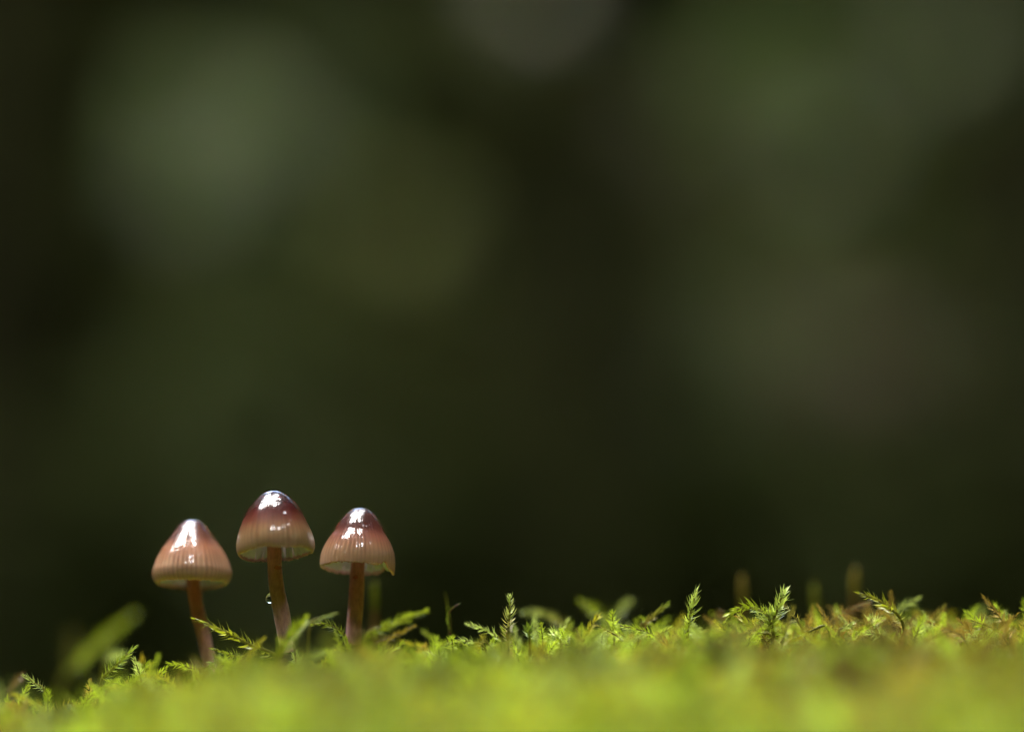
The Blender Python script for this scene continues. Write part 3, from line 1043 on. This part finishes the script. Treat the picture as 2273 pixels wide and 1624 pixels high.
def mushroom(label, crop_o, k, depth, apex, prof, stem_pts, tilt, roll, cols, stem_cols, rim_fn, seed, stripes=46, lift=1.0):
    """prof: (depth below apex, half width) in picture pixels; stem_pts: (x, y, width) from top to base"""
    rg = np.random.default_rng(seed)
    px = PXCM * depth / FOC
    base = at(stem_pts[-1][0], stem_pts[-1][1], depth)
    root = empty('mushroom', base)
    tag(root, label, 'mushroom', 'three bonnet mushrooms in a row on the moss')
    A0 = at(apex[0], apex[1], depth)
    Rm = np.array(Matrix.Rotation(roll, 3, 'Y') @ Matrix.Rotation(-tilt, 3, 'X'))

    def world(v):
        return A0 + v @ Rm.T

    # outer skin
    pr = np.array(prof, dtype=float) * px
    pr[:, 0] /= math.cos(R(12))
    NP, NT = 48, 320
    pr = spline(pr, NP)                                 # (h, r)
    h, r = pr[:, 0], np.maximum(pr[:, 1], 0)
    t = np.linspace(0, 1, NP)
    th = np.linspace(0, 2 * math.pi, NT, endpoint=False)   # 0 towards the camera, 90 to the right
    TT, HH = np.meshgrid(th, t, indexing='xy')
    rr_ = np.repeat(r[:, None], NT, axis=1)
    hh_ = np.repeat(h[:, None], NT, axis=1)
    groove = np.clip((HH - 0.55) / 0.35, 0, 1)
    ph = stripes * TT + 1.3 * np.sin(3 * TT + seed) + 0.8 * np.sin(7 * TT)
    lobes = 1 + 0.018 * np.sin(2 * TT + seed) + 0.014 * np.sin(3 * TT + 2 * seed) + 0.010 * np.sin(5 * TT + seed * 0.7)
    rr_ = rr_ * (1 + (lobes - 1) * np.clip(HH * 2, 0, 1)) - 0.0038 * groove * (0.5 + 0.5 * np.cos(ph))
    rr_ = rr_ + 0.009 * np.clip(HH * 3, 0, 1) * vnoise(np.stack([np.sin(TT) * 3, np.cos(TT) * 3, HH * 6], axis=-1), seed, 1.0)
    fibre = np.sin(53 * TT + 2.0 * np.sin(5 * TT + seed)) * (0.5 + 0.5 * vnoise(np.stack([np.sin(TT) * 5, np.cos(TT) * 5, HH * 4], axis=-1), seed + 3, 1.0))
    rr_ = rr_ + 0.0010 * fibre * np.clip(HH * 6, 0, 1) * np.clip((0.75 - HH) * 4, 0, 1)
    ext = rim_fn(th)                                    # extra length of the rim, px
    teeth = rg.uniform(-1, 1, NT) * 2.6 * (0.5 + 0.5 * np.sin(th * 9 + seed) ** 2) - 2.0 * (rg.uniform(0, 1, NT) > 0.85)
    ew = np.clip((HH - 0.74) / 0.26, 0, 1) ** 1.5
    hh_ = hh_ + ew * ext[None] * px + np.where(HH > 0.985, 1, 0) * teeth[None] * px
    outer = np.stack([rr_ * np.sin(TT), -rr_ * np.cos(TT), -hh_], axis=-1)

    # inner side of the flesh
    thick = 0.022 + 0.09 * (1 - t) ** 0.7
    ri = np.maximum(r - thick, 0.0)
    sc_ = (ri / np.maximum(r, 1e-6))[:, None]
    ri2 = rr_ * sc_
    hi2 = hh_ + (thick * 0.6 * (1 - t))[:, None]
    inner = np.stack([ri2 * np.sin(TT), -ri2 * np.cos(TT), -hi2], axis=-1)
    V = np.concatenate([outer.reshape(-1, 3), inner[::-1].reshape(-1, 3)])
    n_r = 2 * NP
    idx = np.arange(n_r * NT).reshape(n_r, NT)
    nxt = np.roll(idx, -1, axis=1)
    Fc = np.stack([idx[:-1], idx[1:], nxt[1:], nxt[:-1]], axis=-1).reshape(-1, 4)
    co = lerp_cols(HH, cols)
    dark = np.clip((HH - 0.42) / 0.35, 0, 1) * np.clip((1.03 - HH) / 0.2, 0, 1) * (0.5 + 0.5 * np.cos(ph)) ** 2
    amp = 0.68 + 0.30 * np.sin(11 * TT + seed) * np.sin(4 * TT)
    co = co * (1 + np.array([0.25, 0.45, 0.65]) * np.clip((HH - 0.955) / 0.03, 0, 1)[..., None])
    co = co * (1 - (dark * amp)[..., None] * np.array([0.75, 0.85, 0.88]))
    fib = 0.10 * np.sin(97 * TT + 3 * np.sin(9 * TT)) * np.clip(HH * 3, 0, 1)
    blot = 0.16 * vnoise(np.stack([np.sin(TT) * 4, np.cos(TT) * 4, HH * 3], axis=-1), seed + 7, 1.0)
    co = co * lift * (0.105 + 0.50 * np.clip((HH - 0.40) / 0.5, 0, 1))[..., None] * (np.array([1.12, 0.80, 0.72]) + np.array([0.0, 0.18, 0.16]) * np.clip((HH - 0.4) / 0.4, 0, 1)[..., None]) * (1 + fib + blot)[..., None]
    ci = np.ones_like(co) * np.array([0.76, 0.73, 0.78])
    ci = ci * (1 - np.clip((HH - 0.93) / 0.05, 0, 1)[..., None] * np.array([0.15, 0.45, 0.42]))
    C = np.concatenate([co.reshape(-1, 3), ci[::-1].reshape(-1, 3)])
    wet = np.concatenate([np.clip(1.15 - 0.8 * np.clip((HH - 0.85) / 0.15, 0, 1), 0, 1).ravel(), np.zeros(NP * NT)])
    thin = np.concatenate([(0.5 * np.clip((HH - 0.5) / 0.4, 0, 1) * np.clip((0.985 - HH) / 0.03, 0, 1)).ravel(), np.zeros(NP * NT)])
    cap = mesh_obj('cap', world(V), Fc, M_CAP, root, col=C.clip(0, 1), attrs={'wet': wet, 'thin': thin})
    cap.data.materials.append(M_FLESH)
    mi = np.zeros(len(Fc), dtype=np.int32)
    mi[(NP - 1) * NT + NT:] = 1
    cap.data.polygons.foreach_set('material_index', mi)

    # gills
    VV, FF = [], []
    nv = 0
    ng = 46
    rs = stem_pts[0][2] * px / 2
    for g in range(ng):
        a = 2 * math.pi * g / ng + rg.normal() * 0.012
        j = int(round(a / (2 * math.pi) * NT)) % NT
        short = g % 2
        q0 = 20 if short == 0 else 31
        rows = np.arange(q0, NP - 1, 2)
        top = np.stack([ri2[rows, j], -hi2[rows, j]], axis=1)
        u = (rows - rows[0]) / (rows[-1] - rows[0])
        rim_h = -hi2[NP - 2, j]
        deep = (0.17 if short == 0 else 0.10) * np.sin(np.clip(u * 0.92 + 0.05, 0, 1) * math.pi) ** 0.6
        bot = np.stack([np.maximum(top[:, 0] - deep * 0.75, 0.02), np.maximum(top[:, 1] - deep * 0.75, rim_h + 0.012)], axis=1)
        wv = 0.010 * np.sin(u * 7 + g)
        e = np.array([math.sin(a), -math.cos(a), 0])
        sd = np.array([math.cos(a), math.sin(a), 0])
        for sg in (-1, 1):
            tp = e[None] * top[:, :1] + np.array([0, 0, 1.0])[None] * top[:, 1:] + sd[None] * (sg * 0.010)
            bt = e[None] * bot[:, :1] + np.array([0, 0, 1.0])[None] * bot[:, 1:] + sd[None] * (sg * 0.003 + wv[:, None])
            m = len(rows)
            VV.append(np.concatenate([tp, bt]))
            FF += [(nv + q, nv + q + 1, nv + m + q + 1, nv + m + q) for q in range(m - 1)]
            nv += 2 * m
    V = np.concatenate(VV)
    gc = np.repeat(np.array([[0.82, 0.80, 0.86]]), len(V), axis=0) * rg.uniform(0.92, 1.05, (len(V), 1))
    gl = mesh_obj('gills', world(V), FF, M_GILL, root, col=gc.clip(0, 1))
    tag(gl, kind='stuff')

    # stem
    P3 = [at(x, y, depth) for x, y, w_ in stem_pts]
    up = np.array([0, 0, 1.0]) @ Rm.T
    P3 = [P3[0] + up * 0.42] + P3
    foot = P3[-1] + (P3[-1] - P3[-2]) * 0.8
    P3.append(foot)
    wd = [stem_pts[0][2]] + [s[2] for s in stem_pts] + [stem_pts[-1][2]]
    d = np.concatenate([[0], np.cumsum([np.linalg.norm(P3[i + 1] - P3[i]) for i in range(len(P3) - 1)])])
    NS = 64
    path = spline(P3, NS)
    s = np.linspace(0, d[-1], NS)
    rad = np.interp(s, d, wd) * px / 2
    K = 28
    RG = rad[:, None] * (1 + 0.02 * rg.normal(size=(NS, K)) * 0.6)
    ths = np.linspace(0, 2 * math.pi, K, endpoint=False)
    RG = RG * (1 + 0.03 * np.sin(2 * ths[None] + s[:, None] * 1.2 + seed))
    V, Fc = tube(path, RG, K)
    tt = np.repeat(s / d[-1], K)
    C = lerp_cols(tt, stem_cols) * np.array([1.95, 1.66, 2.15])
    mesh_obj('stem', V, Fc, M_STEM, root, col=C)
    return root, path, rad


def c2(o, k):
    return lambda x, y: (o[0] + x / k, o[1] + y / k)


# middle
f3 = c2((570 * .888, 1200 * .888), 4.356)
prof_mid = [(0, 0), (1.2, 10), (3.6, 20), (11, 31), (21, 42), (34, 53), (50, 63), (68, 70.5), (87, 78), (105, 83.5), (119, 85.5), (131, 84.5), (139, 81.5)]
st = []
for x0, x1, y in [(374, 517, 640), (376, 520, 760), (381, 523, 870), (390, 536, 980), (401, 553, 1080), (416, 573, 1170), (434, 594, 1260), (452, 608, 1350), (470, 622, 1440), (492, 640, 1560)]:
    a, b = f3((x0 + x1) / 2, y)
    st.append((a, b, (x1 - x0) / 4.356))
mid_cols = [(0, (0.100, 0.040, 0.034)), (0.25, (0.125, 0.024, 0.024)), (0.45, (0.170, 0.030, 0.027)), (0.62, (0.215, 0.070, 0.044)),
            (0.75, (0.36, 0.24, 0.12)), (0.90, (0.46, 0.36, 0.20)), (0.97, (0.46, 0.33, 0.21)), (1, (0.52, 0.33, 0.24))]
stem_mid = [(0, (0.20, 0.075, 0.045)), (0.25, (0.19, 0.08, 0.05)), (0.5, (0.17, 0.10, 0.062)), (1, (0.19, 0.13, 0.085))]
mid, mpath, mrad = mushroom('tallest mushroom, in the middle, with wine red cap and clear drop on its stem', (0, 0), 1, 50.0,
                            f3(432, 103), prof_mid, st, R(6), R(-4), mid_cols, stem_mid,
                            lambda th: 1.5 * np.sin(2 * th + 0.5) + 1.2 * np.sin(5 * th), 4)

# left
f2 = c2((360 * .888, 1280 * .888), 4.574)
prof_left = [(0, 0), (1.5, 10), (6, 21), (15, 31), (26, 40), (40, 50.5), (55, 61.5), (71, 72), (88, 81), (106, 87.5), (116, 90), (128, 88.5), (136, 84), (141, 78)]
st = []
for x0, x1, y in [(430, 566, 680), (440, 578, 790), (456, 594, 900), (476, 620, 1020), (500, 645, 1120), (530, 670, 1220), (556, 695, 1340), (582, 716, 1460), (600, 735, 1570)]:
    a, b = f2((x0 + x1) / 2, y)
    st.append((a, b, (x1 - x0) / 4.574))
left_cols = [(0, (0.11, 0.055, 0.055)), (0.2, (0.17, 0.065, 0.050)), (0.4, (0.29, 0.145, 0.088)), (0.6, (0.37, 0.22, 0.135)),
             (0.78, (0.43, 0.30, 0.20)), (0.92, (0.49, 0.36, 0.25)), (1, (0.50, 0.30, 0.21))]
stem_left = [(0, (0.19, 0.065, 0.035)), (0.35, (0.17, 0.065, 0.038)), (0.65, (0.18, 0.10, 0.06)), (1, (0.20, 0.13, 0.08))]
left, lpath, lrad = mushroom('leftmost mushroom with broad tan cap, slightly out of focus', (0, 0), 1, 51.1,
                             f2(488, 72), prof_left, st, R(2.5), R(0), left_cols, stem_left,
                             lambda th: 1.6 * np.cos(th * 2 + 0.4) + 1.0 * np.sin(3 * th), 8, 52, 1.65)

# right
f4 = c2((780 * .888, 1240 * .888), 4.572)
prof_right = [(0, 0), (1.5, 11), (4.5, 19), (10, 26.5), (18, 35), (29, 43.5), (41, 51), (56, 58), (71, 67.5), (84, 74.5), (98, 80), (111, 83), (124, 83.3), (134, 82)]
st = []
for x0, x1, y in [(396, 535, 690), (386, 532, 800), (380, 530, 900), (373, 526, 1020), (366, 518, 1150), (356, 506, 1270), (346, 496, 1400)]:
    a, b = f4((x0 + x1) / 2, y)
    st.append((a, b, (x1 - x0) / 4.572))
right_cols = [(0, (0.105, 0.055, 0.048)), (0.2, (0.18, 0.065, 0.048)), (0.45, (0.24, 0.085, 0.060)), (0.62, (0.30, 0.13, 0.085)),
              (0.75, (0.38, 0.23, 0.13)), (0.9, (0.46, 0.34, 0.21)), (0.97, (0.47, 0.32, 0.21)), (1, (0.50, 0.30, 0.22))]
stem_right = [(0, (0.19, 0.065, 0.04)), (0.4, (0.17, 0.075, 0.048)), (0.7, (0.18, 0.10, 0.068)), (1, (0.20, 0.13, 0.09))]


def rim_right(th):
    d = np.degrees(th)
    lobe = 13 * np.clip(1 - np.abs((d - 78) / 24), 0, 1) ** 0.5          # hanging lobe at the right
    notch = -10 * np.exp(-((d - 48) / 5) ** 2) - 22 * np.exp(-((d - 122) / 14) ** 2)
    return lobe + notch + 1.0 * np.sin(4 * th)


right, rpath, rrad = mushroom('rightmost mushroom with red brown cap and torn notch in its rim', (0, 0), 1, 50.6,
                              f4(500, 117), prof_right, st, R(4.5), R(3.0), right_cols, stem_right, rim_right, 12, 50, 1.12)


# water drops
def drop(label, c, ax, mat, seed, sag=0.25):
    rg = np.random.default_rng(seed)
    nlat, nlon = 18, 26
    la = np.linspace(0, math.pi, nlat)
    lo = np.linspace(0, 2 * math.pi, nlon, endpoint=False)
    LA, LO = np.meshgrid(la, lo, indexing='ij')
    z = np.cos(LA)
    rr_ = np.sin(LA) * (1 - sag * z)
    P = np.stack([rr_ * np.cos(LO) * ax[0], rr_ * np.sin(LO) * ax[1], z * ax[2]], axis=-1).reshape(-1, 3)
    i = np.arange(nlat * nlon).reshape(nlat, nlon)
    j = np.roll(i, -1, axis=1)
    Fc = np.stack([i[:-1], i[1:], j[1:], j[:-1]], axis=-1).reshape(-1, 4)
    me_o = mesh_obj('water_drop', P, Fc, mat)
    me_o.location = [float(q) for q in c]
    tag(me_o, label, 'water drop', 'water drops on the mushroom stems')


c = at(598.5, 1326, 49.98)
drop('clear water drop clinging to the left side of the middle stem', c, (0.055, 0.055, 0.075), M_WATER, 1)
c = at(617, 1258, 49.86)
drop('amber drop on the middle stem just below its gills', c, (0.05, 0.03, 0.036), M_AMBER, 2, 0.3)
c = at(789, 1280, 50.47)
drop('amber drop on the right stem just below its gills', c, (0.04, 0.026, 0.028), M_AMBER, 3, 0.3)
